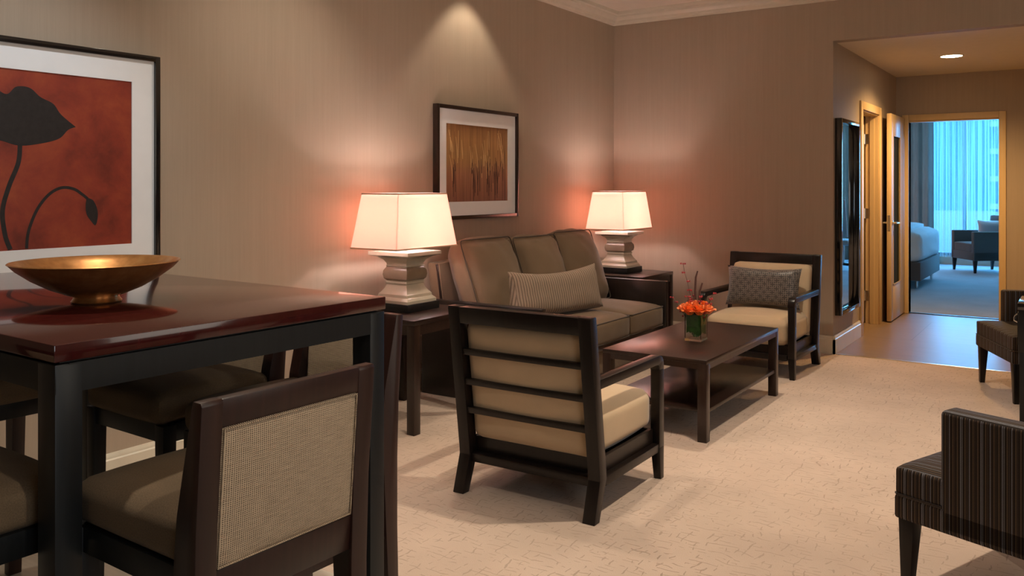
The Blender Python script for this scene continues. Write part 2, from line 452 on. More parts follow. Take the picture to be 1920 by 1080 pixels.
def tag(o, label, cat, group=None):
    o['label'] = label; o['category'] = cat
    if group: o['group'] = group
    return o
def thing(name, loc, rz, label, cat, group=None):
    o = bpy.data.objects.new(name, None); COL.objects.link(o)
    o.empty_display_size = .1; o.location = loc; o.rotation_euler = (0, 0, rz)
    return tag(o, label, cat, group)
def dup(root, loc, rz, label, group=None):
    r = root.copy(); COL.objects.link(r); r.location = loc; r.rotation_euler = (0, 0, rz); r['label'] = label
    if group: r['group'] = group
    for ch in list(root.children):
        c = ch.copy(); COL.objects.link(c); c.parent = r
        for g in list(ch.children):
            d = g.copy(); COL.objects.link(d); d.parent = c
    return r
def struct(g, name, mats, smooth=None): return g.build(name, mats, None, smooth, 'structure')

# ------------------------------------------------------------------ room shell
LW, BW, CZ = -3.75, 7.35, 3.03           # left wall x, back wall y, ceiling z
RX, FY = 2.6, -2.8                       # right wall, wall behind the camera
HX, HR, HE, HZ = -1.73, .45, 10.17, 2.583  # hall left wall, right wall, end wall, hall ceiling
BX0, BX1, BE, BZ = -4.6, 1.9, 16.95, 2.8  # bedroom
W = .12

struct(G().box(LW, RX, 2.185, BW, -.1, 0), 'floor', 'carpet')
struct(G().box(LW, RX, FY, 2.185, -.1, 0), 'floor_dining', 'tile')
struct(G().box(HX - 1.3, HR, BW, HE + .06, -.1, -.001), 'floor_hall', 'hall_tile')
struct(G().box(BX0, BX1, HE + .06, BE, -.1, 0), 'floor_bedroom', 'carpet_blue')
struct(G().box(HX, HR, BW - .012, BW + .012, -.02, .004, .002), 'trim_1', 'brass')
struct(G().box(-1.6, -.74, HE + .02, HE + .07, -.02, .006, .002), 'trim_2', 'black')
struct(G().box(LW - W, LW, FY, BW + W, 0, CZ), 'wall_left', 'wall')
g = G().box(LW, HX, BW, BW + W, 0, CZ).box(HX, HR, BW, BW + W, HZ, CZ).box(HR, RX, BW, BW + W, 0, CZ)
struct(g, 'wall_back', 'wall')
struct(G().box(RX, RX + W, FY, BW + W, 0, CZ), 'wall_right', 'wall')
struct(G().box(LW - W, RX + W, FY - W, FY, 0, CZ), 'wall_front', 'wall')
struct(G().box(LW - W, RX + W, FY - W, BW + W, CZ, CZ + .15), 'ceiling', 'paint')
# hall
g = G().box(HX - W, HX, BW + W, 8.42, 0, HZ).box(HX - W, HX, 8.42, 9.2, 2.1, HZ).box(HX - W, HX, 9.2, HE, 0, HZ)
struct(g, 'wall_hall_left', 'wall')
struct(G().box(HR, HR + W, BW + W, HE, 0, HZ), 'wall_hall_right', 'wall')
g = G().box(HX - W, -1.6, HE, HE + W, 0, HZ).box(-1.6, -.744, HE, HE + W, 2.095, HZ).box(-.744, HR + W, HE, HE + W, 0, HZ)
struct(g, 'wall_hall_end', 'wall')
struct(G().box(HX - W, HR + W, BW + W, HE + W, HZ, HZ + .15), 'ceiling_hall', 'paint')
g = G().box(-3.1, -2.98, 8.2, 9.6, 0, 2.4).box(-2.98, HX - W, 8.2, 8.3, 0, 2.4).box(-2.98, HX - W, 9.5, 9.6, 0, 2.4).box(-3.1, HX - W, 8.2, 9.6, 2.4, 2.5)
struct(g, 'wall_closet', 'wall_plain')
# bedroom
struct(G().box(BX0 - W, BX0, HE + W, BE, 0, BZ), 'wall_bedroom_left', 'wall_plain')
struct(G().box(BX1, BX1 + W, HE + W, BE, 0, BZ), 'wall_bedroom_right', 'wall_plain')
g = G().box(BX0, HX - W, HE + .01, HE + W, 0, BZ).box(HX - W, HR + W, HE + .02, HE + W, HZ + .15, BZ).box(HR + W, BX1, HE + .01, HE + W, 0, BZ)
struct(g, 'wall_bedroom_near', 'wall_plain')
WX0, WX1, WZ0, WZ1 = -2.75, 1.4, .16, 2.68
g = G().box(BX0 - W, WX0, BE, BE + W, 0, BZ).box(WX1, BX1 + W, BE, BE + W, 0, BZ).box(WX0, WX1, BE, BE + W, 0, WZ0).box(WX0, WX1, BE, BE + W, WZ1, BZ)
struct(g, 'wall_bedroom_far', 'wall_plain')
struct(G().box(BX0 - W, BX1 + W, HE + W, BE + W, BZ, BZ + .15), 'ceiling_bedroom', 'paint')
win = G().box(WX0, WX1, BE + .01, BE + .08, WZ0, WZ0 + .05).box(WX0, WX1, BE + .01, BE + .08, WZ1 - .05, WZ1)
for x in (WX0 + .03, -1.765, -.3, WX1 - .03): win.box(x - .03, x + .03, BE + .01, BE + .08, WZ0, WZ1)
wf = struct(win, 'window_1', 'officeblack')
G().box(WX0, WX1, BE + .04, BE + .05, WZ0, WZ1).build('window_glass', 'pane', wf, None)

# baseboards, crown
BB = [(0, 0), (.018, 0), (.018, .118), (.0125, .124), (.0125, .132), (.010, .138), (.007, .148), (0, .148)]
struct(G().prism([(LW + p, z) for p, z in BB], 'y', FY, BW - .0), 'baseboard_left', 'trim', 30)
struct(G().prism([(BW - p, z) for p, z in BB], 'x', LW, HX + .018), 'baseboard_back', 'trim', 30)
struct(G().prism([(HX + p, z) for p, z in BB], 'y', BW - .018, 8.33), 'baseboard_hall', 'trim', 30)
struct(G().prism([(HE - p, z) for p, z in BB], 'x', -.66, HR), 'baseboard_hall_end', 'trim', 30)
CR = [(0, 2.915), (.012, 2.915), (.016, 2.93), (.03, 2.938), (.034, 2.955), (.052, 2.972), (.068, 2.98), (.072, 2.995), (.09, 3.002), (.098, 3.03), (0, 3.03)]
def crown(mitre_a, mitre_b):
    b = bmesh.new(); A = [b.verts.new(mitre_a(p, z)) for p, z in CR]; B = [b.verts.new(mitre_b(p, z)) for p, z in CR]
    b.faces.new(A); b.faces.new(B[::-1])
    for i in range(len(CR)):
        j = (i + 1) % len(CR); b.faces.new((A[i], B[i], B[j], A[j]))
    bmesh.ops.recalc_face_normals(b, faces=b.faces[:]); g = G(); g._add(b); return g
struct(crown(lambda p, z: (LW + p, FY, z), lambda p, z: (LW + p, BW - p, z)), 'trim_3', 'trim', 30)
struct(crown(lambda p, z: (LW + p, BW - p, z), lambda p, z: (RX, BW - p, z)), 'trim_4', 'trim', 30)

# doorway casing at the hall end and the open glazed door
cs = .066
g = G().box(-1.6 - cs, -1.6, HE - .02, HE, 0, 2.095 + cs, .004).box(-.744, -.744 + cs, HE - .02, HE, 0, 2.095 + cs, .004).box(-1.6, -.744, HE - .02, HE, 2.095, 2.095 + cs, .004)
g.box(-1.615, -1.6, HE, HE + W, 0, 2.095).box(-.744, -.729, HE, HE + W, 0, 2.095).box(-1.6, -.744, HE, HE + W, 2.08, 2.095)
struct(g, 'trim_5', 'maple', 30)
d1 = bpy.data.objects.new('door_1', None); COL.objects.link(d1); d1['kind'] = 'structure'; d1.location = (-1.607, HE - .022, 0)
L = .79; x0, x1 = -.072, -.03
g = G().box(x0, x1, -L, -L + .105, .012, 2.125, .003).box(x0, x1, -.27, 0, .012, 2.125, .003).box(x0, x1, -L + .105, -.27, .012, .37, .003).box(x0, x1, -L + .105, -.27, 1.9, 2.125, .003)
g.box(x1 - .002, x1 + .004, -L + .105, -L + .118, .37, 1.9).box(x1 - .002, x1 + .004, -.283, -.27, .37, 1.9).box(x1 - .002, x1 + .004, -L + .105, -.27, .37, .383)
g.build('door_leaf', 'maple', d1)
G().box(-.056, -.044, -L + .105, -.27, .37, 1.9).build('glass_panel', 'darkglass', d1, None)
for s, xx in ((1, x1), (-1, x0)):
    h = G().lathe([(0, 0), (.026, 0), (.026, .008), (.011, .012), (.011, .045), (0, .045)], 16, tf=lambda c, s=s, xx=xx: (xx + s * c.z, -L + .06 + c.x, 1.01 + c.y))
    h.tube([(xx + s * .042, -L + .06, 1.01), (xx + s * .045, -L + .10, 1.008), (xx + s * .042, -L + .18, 1.006)], .009)
    h.build('handle', 'chrome', d1)
G().box(x0 + .008, x1 - .008, -L - .002, -L + .001, .93, 1.09).build('latch_plate', 'chrome', d1)
# closet door in hall wall
g = G().box(HX, HX + .018, 8.34, 8.42, 0, 2.175, .003).box(HX, HX + .018, 9.2, 9.285, 0, 2.175, .003).box(HX, HX + .018, 8.42, 9.2, 2.1, 2.175, .003)
g.box(HX - W, HX, 9.188, 9.2, 0, 2.1).box(HX - W, HX, 8.42, 8.432, 0, 2.1).box(HX - W, HX, 8.432, 9.188, 2.088, 2.1)
g.box(HX - .075, HX - .035, 9.178, 9.188, 0, 2.088)
struct(g, 'trim_6', 'maple', 30)
d2 = bpy.data.objects.new('door_2', None); COL.objects.link(d2); d2['kind'] = 'structure'; d2.location = (HX - W, 9.17, 0)
G().box(-.75, -.006, -.04, 0, .015, 2.08, .003).build('door_leaf', 'maple', d2)
for z in (.28, 1.11, 1.86):
    h = G().box(.0, .032, .005, .0095, z - .05, z + .05); h.tube([(-.003, -.002, z - .05), (-.003, -.002, z + .05)], .007)
    h.build('hinge', 'chrome', d2)

# ------------------------------------------------------------------ hall mirror, downlight
wm = thing('wall_mirror', (HX, 7.75, 0), 0, 'tall mirror in a deep black frame on the hall wall beside the maple door frame', 'mirror')
y0, y1, z0, z1, fd, fw = -.35, .35, .31, 1.95, .056, .034
g = G().box(0.002, fd, y0, y0 + fw, z0, z1, .002).box(.002, fd, y1 - fw, y1, z0, z1, .002).box(.002, fd, y0 + fw, y1 - fw, z0, z0 + fw, .002).box(.002, fd, y0 + fw, y1 - fw, z1 - fw, z1, .002)
g.build('frame', 'glossblack', wm)
G().box(.003, .010, y0 + fw, y1 - fw, z0 + fw, z1 - fw).build('mirror_glass', 'mirror', wm, None)
dl = thing('downlight', (-1.024, 8.8, HZ), 0, 'lit round recessed downlight in the hall ceiling', 'light')
G().lathe([(.086, -.002), (.098, -.006), (.104, 0), (.086, 0)], 32).build('trim_ring', 'trim', dl)
G().lathe([(0, -.004), (.087, -.004), (.087, -.001), (0, -.001)], 32).build('diffuser', 'bulb', dl)

# ------------------------------------------------------------------ pictures
def frame(g, x, y0, y1, z0, z1, w, d):
    for a in ((y0, y0 + w, z0, z1), (y1 - w, y1, z0, z1), (y0 + w, y1 - w, z0, z0 + w), (y0 + w, y1 - w, z1 - w, z1)):
        g.box(x, x + d, *a, .0015)
pp = thing('framed_poppy_picture', (LW, 1.9, 0), 0, 'large framed print of a black poppy on red above the bar table', 'picture')
g = G(); frame(g, .002, -.62, .592, .868, 2.005, .026, .038); g.build('frame', 'glossblack', pp)
g = G(); iy0, iy1, iz0, iz1 = -.48, .452, 1.113, 1.873
for a in ((-.594, iy0, .894, 1.979), (iy1, .566, .894, 1.979), (iy0, iy1, .894, iz0), (iy0, iy1, iz1, 1.979)): g.box(.006, .026, *a)
g.build('mat_board', 'mat', pp, None)
g = G().box(.006, .021, iy0, iy1, iz0, iz1)
def flat(g, pts, x0, x1, mi): g.prism([(y - 1.9, z) for y, z in pts], 'x', x0, x1, mi=mi)
def ribbon(pts, w):
    P = [Vector(p) for p in pts]; Lf, Rt = [], []
    for i, p in enumerate(P):
        d = (P[min(i + 1, len(P) - 1)] - P[max(i - 1, 0)]).normalized(); n = Vector((-d.y, d.x)); ww = w[i] if isinstance(w, list) else w
        Lf.append(tuple(p + n * ww)); Rt.append(tuple(p - n * ww))
    return Lf + Rt[::-1]
def smoothpts(pts, k=6):
    out = []
    for i in range(len(pts) - 1):
        p0 = Vector(pts[max(i - 1, 0)]); p1 = Vector(pts[i]); p2 = Vector(pts[i + 1]); p3 = Vector(pts[min(i + 2, len(pts) - 1)])
        for j in range(k):
            t = j / k
            out.append(tuple(.5 * ((2 * p1) + (p2 - p0) * t + (2 * p0 - 5 * p1 + 4 * p2 - p3) * t * t + (3 * p1 - p0 - 3 * p2 + p3) * t ** 3)))
    out.append(tuple(pts[-1])); return out
bloom = smoothpts([(2.085, 1.645), (2.02, 1.695), (1.985, 1.74), (1.93, 1.765), (1.885, 1.80), (1.83, 1.80), (1.79, 1.765), (1.73, 1.79), (1.66, 1.76), (1.60, 1.70), (1.58, 1.64), (1.62, 1.585), (1.69, 1.57), (1.76, 1.572), (1.84, 1.553), (1.93, 1.565), (2.01, 1.59), (2.05, 1.63), (2.085, 1.645)])[:-1]
flat(g, bloom, .0205, .0216, 1)
flat(g, ribbon(smoothpts([(1.845, 1.56), (1.838, 1.48), (1.80, 1.38), (1.775, 1.28), (1.785, 1.18), (1.806, 1.117)]), .0095), .0205, .0214, 1)
flat(g, ribbon(smoothpts([(1.872, 1.117), (1.88, 1.19), (1.915, 1.28), (1.965, 1.345), (2.02, 1.375), (2.075, 1.37), (2.115, 1.345), (2.14, 1.325)]), .0065), .0205, .0213, 1)
flat(g, smoothpts([(2.135, 1.33), (2.165, 1.318), (2.185, 1.275), (2.186, 1.235), (2.175, 1.205), (2.155, 1.225), (2.135, 1.255), (2.13, 1.295), (2.135, 1.33)])[:-1], .0205, .0217, 1)
g.build('print', ['redart', 'artblack'], pp, None)

gp = thing('framed_reed_picture', (LW, 5.12, 0), 0, 'small dark framed picture of golden reeds on the wall above the sofa', 'picture')
g = G(); frame(g, .002, -.505, .512, 1.147, 1.955, .026, .042); g.build('frame', 'espresso2', gp)
g = G(); iy0, iy1, iz0, iz1 = -.385, .387, 1.272, 1.827
for a in ((-.479, iy0, 1.173, 1.929), (iy1, .486, 1.173, 1.929), (iy0, iy1, 1.173, iz0), (iy0, iy1, iz1, 1.929)): g.box(.006, .026, *a)
g.build('mat_board', 'mat', gp, None)
g = G().box(.006, .021, iy0, iy1, iz0, iz1, tf=lambda c: (c.x, c.y, c.z - iz0))
rnd = random.Random(3)
def blade(y, zb, zt, lean, w, mi):
    P = [(y + lean * (k / 5) ** 2, zb + (zt - zb) * k / 5) for k in range(6)]
    P = [(min(max(a, iy0 + .003), iy1 - .003), min(max(b, .003), iz1 - iz0 - .003)) for a, b in P]
    g.prism(ribbon(P, [w * (1 - .75 * abs(k / 5 - .35)) for k in range(6)]), 'x', .0205, .0212 + rnd.random() * .0006, mi=mi)
for k in range(26):
    y = rnd.uniform(iy0 + .03, iy1 - .05); zt = rnd.uniform(.33, .54); blade(y, zt - rnd.uniform(.1, .2), zt, rnd.uniform(-.05, .01), .0028, 1)
for k in range(34):
    cl = rnd.choice([-.3, -.08, -.03, .05, .14, .2, .24, .3]); y = cl + rnd.uniform(-.035, .035)
    zt = rnd.uniform(.22, .33); blade(y, zt - rnd.uniform(.08, .24), zt, rnd.uniform(-.02, .02), .004, 2)
for k in range(9): blade(rnd.uniform(iy0 + .02, iy1 - .02), .0, rnd.uniform(.35, .55), rnd.uniform(-.03, .03), .0016, 2)
o = g.build('print', ['grassart', 'reed_light', 'reed_dark'], gp, None); o.location = (0, 0, iz0)

# ------------------------------------------------------------------ dining set (turned two degrees)
DR = R(-2.); P0 = Vector((-1.618, .863))
def dloc(dx, dy, z=0):
    c, s = math.cos(DR), math.sin(DR); return (P0.x + dx * c - dy * s, P0.y + dx * s + dy * c, z)
def w2d(x, y):  # keep a world position, for chairs
    return (x, y, 0)
TL, TW, TZ = 1.533, .889, 1.08
bt = thing('bar_table', dloc(-TL / 2, TW / 2), DR, 'tall bar height dining table with glossy mahogany top and black legs', 'table')
G().box(-TL / 2, TL / 2, -TW / 2, TW / 2, TZ - .034, TZ, .0025).build('table_top', 'mahog', bt)
a = .003; lw = .058
G().box(-TL / 2 + a, TL / 2 - a, -TW / 2 + a, -TW / 2 + .03, TZ - .096, TZ - .039, .0015).box(-TL / 2 + a, TL / 2 - a, TW / 2 - .03, TW / 2 - a, TZ - .096, TZ - .039, .0015).box(-TL / 2 + a, -TL / 2 + .03, -TW / 2 + .03, TW / 2 - .03, TZ - .096, TZ - .039).box(TL / 2 - .03, TL / 2 - a, -TW / 2 + .03, TW / 2 - .03, TZ - .096, TZ - .039).box(-TL / 2 + .02, TL / 2 - .02, -TW / 2 + .02, TW / 2 - .02, TZ - .045, TZ - .034).build('apron', 'black', bt)
for sx in (-1, 1):
    for sy in (-1, 1):
        xa = sx * (TL / 2 - a * .99); ya = sy * (TW / 2 - a * .99)
        G().box(xa, xa - sx * .068, ya, ya - sy * .053, 0, TZ - .040, .002).build('leg', 'black', bt)

def bar_stool(loc, rz, label):
    t = thing('bar_stool', loc, rz, label, 'chair', 'bar stools around the tall table')
    hw = .206; pw = .044
    rear = [(.188, 0), (.166, .40), (.150, .70), (.160, .80), (.206, 1.0), (.209, 1.01), (.232, 1.01), (.235, 1.003), (.218, .78), (.212, .6), (.212, .40), (.222, 0)]
    for s in (-1, 1):
        G().prism(rear, 'x', s * hw, s * (hw - pw), .002).build('leg', 'stoolback', t)
        G().hexa(sorted2(s, hw - .002, hw - .034, -.205, -.173), sorted2(s, hw, hw - .042, -.208, -.166), 0, .705, .0015).build('leg', 'black', t)
    lean = lambda c: (c.x, c.y + .11 * (c.z - .70) if c.z > .70 else c.y, c.z)
    top = lambda c: (c.x, c.y + .031 * (c.z - .62) / .39, c.z)
    G().box(-hw + pw - .002, hw - pw + .002, .178, .2035, .958, 1.0095, .002, tf=top).build('back_rail', 'stoolback', t)
    G().box(-hw + pw - .002, hw - pw + .002, .176, .2035, .628, .702, .002, tf=top).build('back_rail', 'stoolback', t)
    pn = G().cushion(2 * (hw - pw) + .002, .03, .258, .008, (0, .006, 0), 12, tf=lambda c: (c.x, c.y + .190 + .031 * (c.z + .21) / .39, c.z + .83))
    pn = pn.build('back_panel', 'weave', t)
    rp = [(sx * (hw - pw - .004), .2055, z) for sx, z in ((-1, .706), (1, .706), (1, .955), (-1, .955))]
    G().tube([(x, y + .031 * (z - .62) / .39, z) for x, y, z in rp for _ in (0,)] , .0022, 6, True).build('welt', 'weave', pn)
    G().cushion(2 * hw - .012, .395, .085, .028, (0, 0, .018), 14, tf=lambda c: (c.x, c.y - .022, c.z + .7475)).build('seat', 'weave_d', t)
    f = G()
    for y_ in (-.20, .165): f.box(-hw + .03, hw - .03, y_, y_ + .02, .655, .708, .0015)
    for s in (-1, 1): f.box(s * (hw - .006), s * (hw - .026), -.18, .17, .655, .708, .0015)
    f.build('seat_frame', 'black', t)
    for s in (-1, 1): G().box(s * (hw - .010), s * (hw - .030), -.185, .175, .375, .40, .0015).build('footrest', 'stoolback', t)
    G().box(-hw + .03, hw - .03, -.198, -.176, .26, .285, .0015).build('footrest', 'stoolback', t)
    return t
def sorted2(s, a, b, y0, y1):
    x0, x1 = sorted((s * a, s * b)); return (x0, x1, min(y0, y1), max(y0, y1))
st = bar_stool((-1.478, 1.132, 0), R(-92), 'bar stool with woven back panel turned to the camera at the table end')
dup(st, (-2.345, 1.665, 0), R(-2), 'bar stool behind the table, second from the end table')
dup(st, (-1.862, 1.665, 0), R(-2), 'bar stool next to the end table, at the table corner')
dup(st, (-1.927, .765, 0), R(178), 'bar stool cut by the left picture edge, lit woven seat beside the black table leg')
dup(st, (-2.985, 1.36, 0), R(88), 'bar stool tucked under the table end below the poppy print')

bw = G().lathe([(0, .004), (.05, .004), (.062, 0), (.066, .004), (.060, .012), (.058, .018), (.075, .024), (.12, .044), (.165, .072), (.20, .10), (.217, .119), (.2205, .1215), (.218, .124), (.212, .122), (.195, .108), (.16, .08), (.115, .053), (.06, .034), (0, .028)], 64)
bo = bw.build('decorative_bowl', 'bronze', None, 50); tag(bo, 'wide shallow bronze glazed bowl on a small foot on the bar table', 'bowl')
bo.location = (-2.14, 1.252, TZ + .0005); bo.scale = (.93, .93, .86)

# ------------------------------------------------------------------ end tables, lamps
def end_table(loc, label, s=(.62, .62), h=.637):
    t = thing('end_table', loc, 0, label, 'table', 'dark wood end tables beside the sofa')
    hx, hy = s[0] / 2, s[1] / 2
    G().box(-hx, hx, -hy, hy, h - .028, h, .002).build('table_top', 'espresso2', t)
    g = G()
    for y_ in (-hy + .006, hy - .028): g.box(-hx + .03, hx - .03, y_, y_ + .022, h - .085, h - .026)
    for x_ in (-hx + .006, hx - .028): g.box(x_, x_ + .022, -hy + .03, hy - .03, h - .085, h - .026)
    g.build('apron', 'espresso2', t)
    for sx in (-1, 1):
        for sy in (-1, 1): G().box(sx * (hx - .002), sx * (hx - .056), sy * (hy - .002), sy * (hy - .056), 0, h - .026, .002).build('leg', 'espresso2', t)
    return t
et = end_table((-3.39, 3.94, 0), 'dark wood end table between the tall bar table and the sofa')
dup(et, (-3.32, 6.735, 0), 0, 'dark wood end table at the far end of the sofa in the room corner')

LAMPS = []
def table_lamp(loc, label):
    t = thing('table_lamp', loc, 0, label, 'lamp', 'lit table lamps on the end tables')
    G().box(-.148, .148, -.148, .148, 0, .046, .002).build('plinth', 'black', t)
    prof = [(0, .046), (.134, .046), (.134, .062), (.128, .070), (.116, .080), (.114, .096), (.104, .106), (.088, .128), (.079, .150), (.078, .156), (.083, .160), (.083, .168), (.077, .174)]
    G().lathe(prof + [(.076, .178), (0, .178)], sq=(1, 1)).lathe([(0, .258), (.078, .258), (.083, .264), (.078, .270), (.080, .28), (.092, .300), (.118, .318), (.150, .328), (.157, .332), (.157, .352), (0, .352)], sq=(1, 1)).build('base', 'ceramic', t, 30)
    G().lathe([(0, .176), (.079, .176), (.091, .188), (.096, .212), (.093, .236), (.083, .252), (.078, .260), (0, .260)], sq=(1, 1)).build('bulge', 'ceramic_d', t, 30)
    G().tube([(0, 0, .35), (0, 0, .44)], .012, 12).tube([(0, 0, .44), (0, 0, .53)], .006, 8).build('stem', 'brass', t)
    b0, b1, zb, zt, th = (.181, .283), (.144, .226), .374, .704, .0035
    g = G(); bm = bmesh.new()
    def ring(k, z, o):
        f = (z - zb) / (zt - zb); hx = b0[0] + (b1[0] - b0[0]) * f - o; hy = b0[1] + (b1[1] - b0[1]) * f - o
        return [bm.verts.new((sx * hx, sy * hy, z)) for sx, sy in ((-1, -1), (1, -1), (1, 1), (-1, 1))]
    A, B, C_, D = ring(0, zb, 0), ring(0, zt, 0), ring(0, zt, th), ring(0, zb, th)
    for P, Q in ((A, B), (B, C_), (C_, D), (D, A)):
        for i in range(4):
            j = (i + 1) % 4; bm.faces.new((P[i], P[j], Q[j], Q[i]))
    g._add(bm); sh = g.build('lamp_shade', 'shade', t, None)
    for z in (zb, zt):
        h = G()
        f = (z - zb) / (zt - zb); hx = b0[0] + (b1[0] - b0[0]) * f; hy = b0[1] + (b1[1] - b0[1]) * f
        s = 1 if z == zb else -1
        for a in ((-hx - .001, hx + .001, -hy - .0015, -hy + .001), (-hx - .001, hx + .001, hy - .001, hy + .0015), (-hx - .0015, -hx + .001, -hy, hy), (hx - .001, hx + .0015, -hy, hy)):
            h.box(*a, z, z + s * .008)
        h.build('shade_trim', 'shade_trim', sh, None)
    for z, hx, hy in ((zb + .012, .174, .274), (zt - .03, .146, .230)): G().box(-hx, hx, -hy, hy, z, z + .002).build('diffuser', 'diffuser', sh, None)  # unseen sheets closing the shade openings, added to soften the light cones
    LAMPS.append(loc); return t
tl = table_lamp((-3.445, 3.975, .6375), 'lit cream table lamp standing behind the bar table corner, larger in view')
LAMPS.append((-3.385, 6.745, .6375))
dup(tl, LAMPS[1], 0, 'lit cream table lamp in the room corner at the far end of the sofa')

# ------------------------------------------------------------------ sofa
so = thing('sofa', (-3.23, 5.39, 0), 0, 'olive brown velvet sofa with dark wood arms along the papered wall', 'sofa')
SL = .955
for s in (-1, 1):
    G().box(-.47, .48, s * SL, s * (SL - .05), .0, .632, .008).build('arm', 'sofawood', so)
G().box(-.42, .42, -.9, .9, .07, .27, .01).build('base', 'sofa', so)
G().box(.405, .455, -.9, .9, .245, .283, .004).build('front_rail', 'espresso2', so)
sn, cs_ = math.sin(R(20)), math.cos(R(20))
def leanback(x0, z0, yc):
    return lambda c: (x0 + c.x * cs_ - c.z * sn, yc + c.y, z0 + c.x * sn + c.z * cs_)
G().cushion(.12, 1.80, .66, .03, (.0, 0, 0), 10, tf=lambda c: (-.375 + c.x - c.z * .14, c.y, .545 + c.z)).build('back_frame', 'sofa', so)
for s in (-1, 1):
    G().box(-.345, -.325, s * .90, s * .878, .40, .86, .003, tf=lambda c: (c.x - (c.z - .545) * .16, c.y, c.z)).build('back_post', 'espresso2', so)
cw = .597
for k in (-1, 0, 1):
    yc = k * cw
    c = G().cushion(.74, cw - .006, .165, .03, (.012, 0, .045), 12, .0035, k * 5.1, tf=lambda c, yc=yc: (.10 + c.x, yc + c.y, .365 + c.z)).build('seat_cushion', 'sofa', so, 60)
    for z in (.437, .293):
        pts = []
        hx, hy, r = .367, cw / 2 - .006, .03
        for qx, qy, a0 in ((1, 1, 0), (-1, 1, 90), (-1, -1, 180), (1, -1, 270)):
            for a in range(0, 91, 30):
                pts.append((.10 + qx * (hx - r) + r * math.cos(R(a0 + a)), yc + qy * (hy - r) + r * math.sin(R(a0 + a)), z))
        G().tube(pts, .0045, 6, True).build('piping', 'piping', c)
    yb = k * .595
    x_b = -.165 + (.018 if k == 0 else 0); z_b = .725 - (.012 if k == 0 else 0)
    bc = G().cushion(.18, .594, .59, .075, (.075, .0, .03), 16, .011, k * 3.3 + 9, tf=leanback(x_b, z_b, yb)).build('back_cushion', 'sofa', so, 60)
    pts = []
    for qy, qz, a0 in ((1, 1, 0), (-1, 1, 90), (-1, -1, 180), (1, -1, 270)):
        for a in range(0, 91, 30):
            y_ = qy * .266 + .03 * math.cos(R(a0 + a)); z_ = qz * .262 + .03 * math.sin(R(a0 + a))
            pts.append(leanback(x_b, z_b, yb)(Vector((.072, y_, z_))))
    G().tube(pts, .004, 6, True).build('piping', 'piping', bc)
lp = thing('lumbar_pillow', (-3.10, 5.17, .63), R(73), 'long ribbed taupe lumbar pillow leaning across the sofa cushions', 'pillow')
tilt = R(-16)
G().pillow(.88, .325, .17, 22, .006, 2., tf=lambda c: (c.x, c.y * math.cos(tilt) - c.z * math.sin(tilt), c.y * math.sin(tilt) + c.z * math.cos(tilt) + .03 * (c.x / .44) ** 2)).build('cover', 'rib', lp, 60)

# ------------------------------------------------------------------ wood framed armchairs
def armchair(loc, rz, label):
    t = thing('armchair', loc, rz, label, 'armchair', 'beige armchairs with dark slatted frames at the coffee table ends')
    hw = .36
    k = .132
    rear = [(.302, 0), (.236, .165), (.240, .21), (.328, .835), (.332, .848), (.382, .848), (.385, .838), (.300, .20), (.297, .165), (.348, 0)]
    fr = 'espresso'
    for s in (-1, 1):
        G().prism(rear, 'x', s * hw, s * (hw - .058), .003).build('leg', fr, t)
        G().hexa(sorted2(s, hw, hw - .036, -.358, -.322), sorted2(s, hw, hw - .046, -.36, -.308), 0, .15, .002).box(s * hw, s * (hw - .046), -.36, -.308, .15, .52, .002).build('leg', fr, t)
        arc = [(-.36 + .05 * (1 - math.cos(R(a))), .535 + .05 * math.sin(R(a))) for a in range(0, 91, 15)]
        inner = [(-.308 + .02 * (1 - math.cos(R(a))), .525 + .02 * math.sin(R(a))) for a in range(90, -1, -30)]
        arm = [(-.36, .515)] + arc + [(.30, .585), (.295, .545)] + inner + [(-.308, .515)]
        G().prism(arm, 'x', s * hw, s * (hw - .048), .002).build('arm', fr, t)
    sh = lambda c: (c.x, c.y + k * (c.z - .17), c.z)
    iw = hw - .056
    G().box(-iw, iw, .232, .294, .772, .846, .003, tf=sh).build('back_rail', fr, t)
    for z in (.642, .505, .374): G().box(-iw, iw, .262, .290, z - .014, z + .014, .002, tf=sh).build('slat', fr, t)
    g = G().box(-.312, .312, .20, .232, .134, .236).box(-.312, .312, -.318, -.30, .136, .236).box(-.31, .31, -.31, .21, .136, .15)
    for s in (-1, 1): g.box(s * .325, s * .305, -.318, .222, .136, .236)
    g.box(-iw, iw, .232, .285, .132, .170, .002).box(-iw, iw, -.355, -.318, .132, .170, .002)
    for s in (-1, 1): g.box(s * (hw - .003), s * (hw - .05), -.312, .24, .132, .170, .002)
    g.build('seat_frame', fr, t)
    G().cushion(.612, .10, .535, .035, (0, .022, .0), 14, .001, 1, tf=lambda c: sh(Vector((c.x, c.y + .208, c.z + .505)))).build('back_cushion', 'beige', t, 60)
    sc_ = G().cushion(.612, .545, .178, .045, (.004, .012, .035), 16, .001, 4, tf=lambda c: (c.x, c.y - .075, c.z + .325)).build('seat_cushion', 'beige', t, 60)
    return t
ac = armchair((-2.02, 3.42, 0), R(180.6), 'beige armchair with dark slatted back turned to the camera at the near table end')
dup(ac, (-2.075, 6.535, 0), R(-.5), 'beige armchair holding a patterned pillow at the far end of the coffee table')
pw = thing('throw_pillow', (-2.085, 6.625, .60), R(-.5), 'charcoal pillow with pale overlapping squares on the far beige armchair', 'pillow')
tilt2 = R(-10)
G().pillow(.585, .315, .13, 18, .004, 5., tf=lambda c: (c.x, c.y * math.cos(tilt2) - c.z * math.sin(tilt2), c.y * math.sin(tilt2) + c.z * math.cos(tilt2))).build('cover', 'pattern', pw, 60)

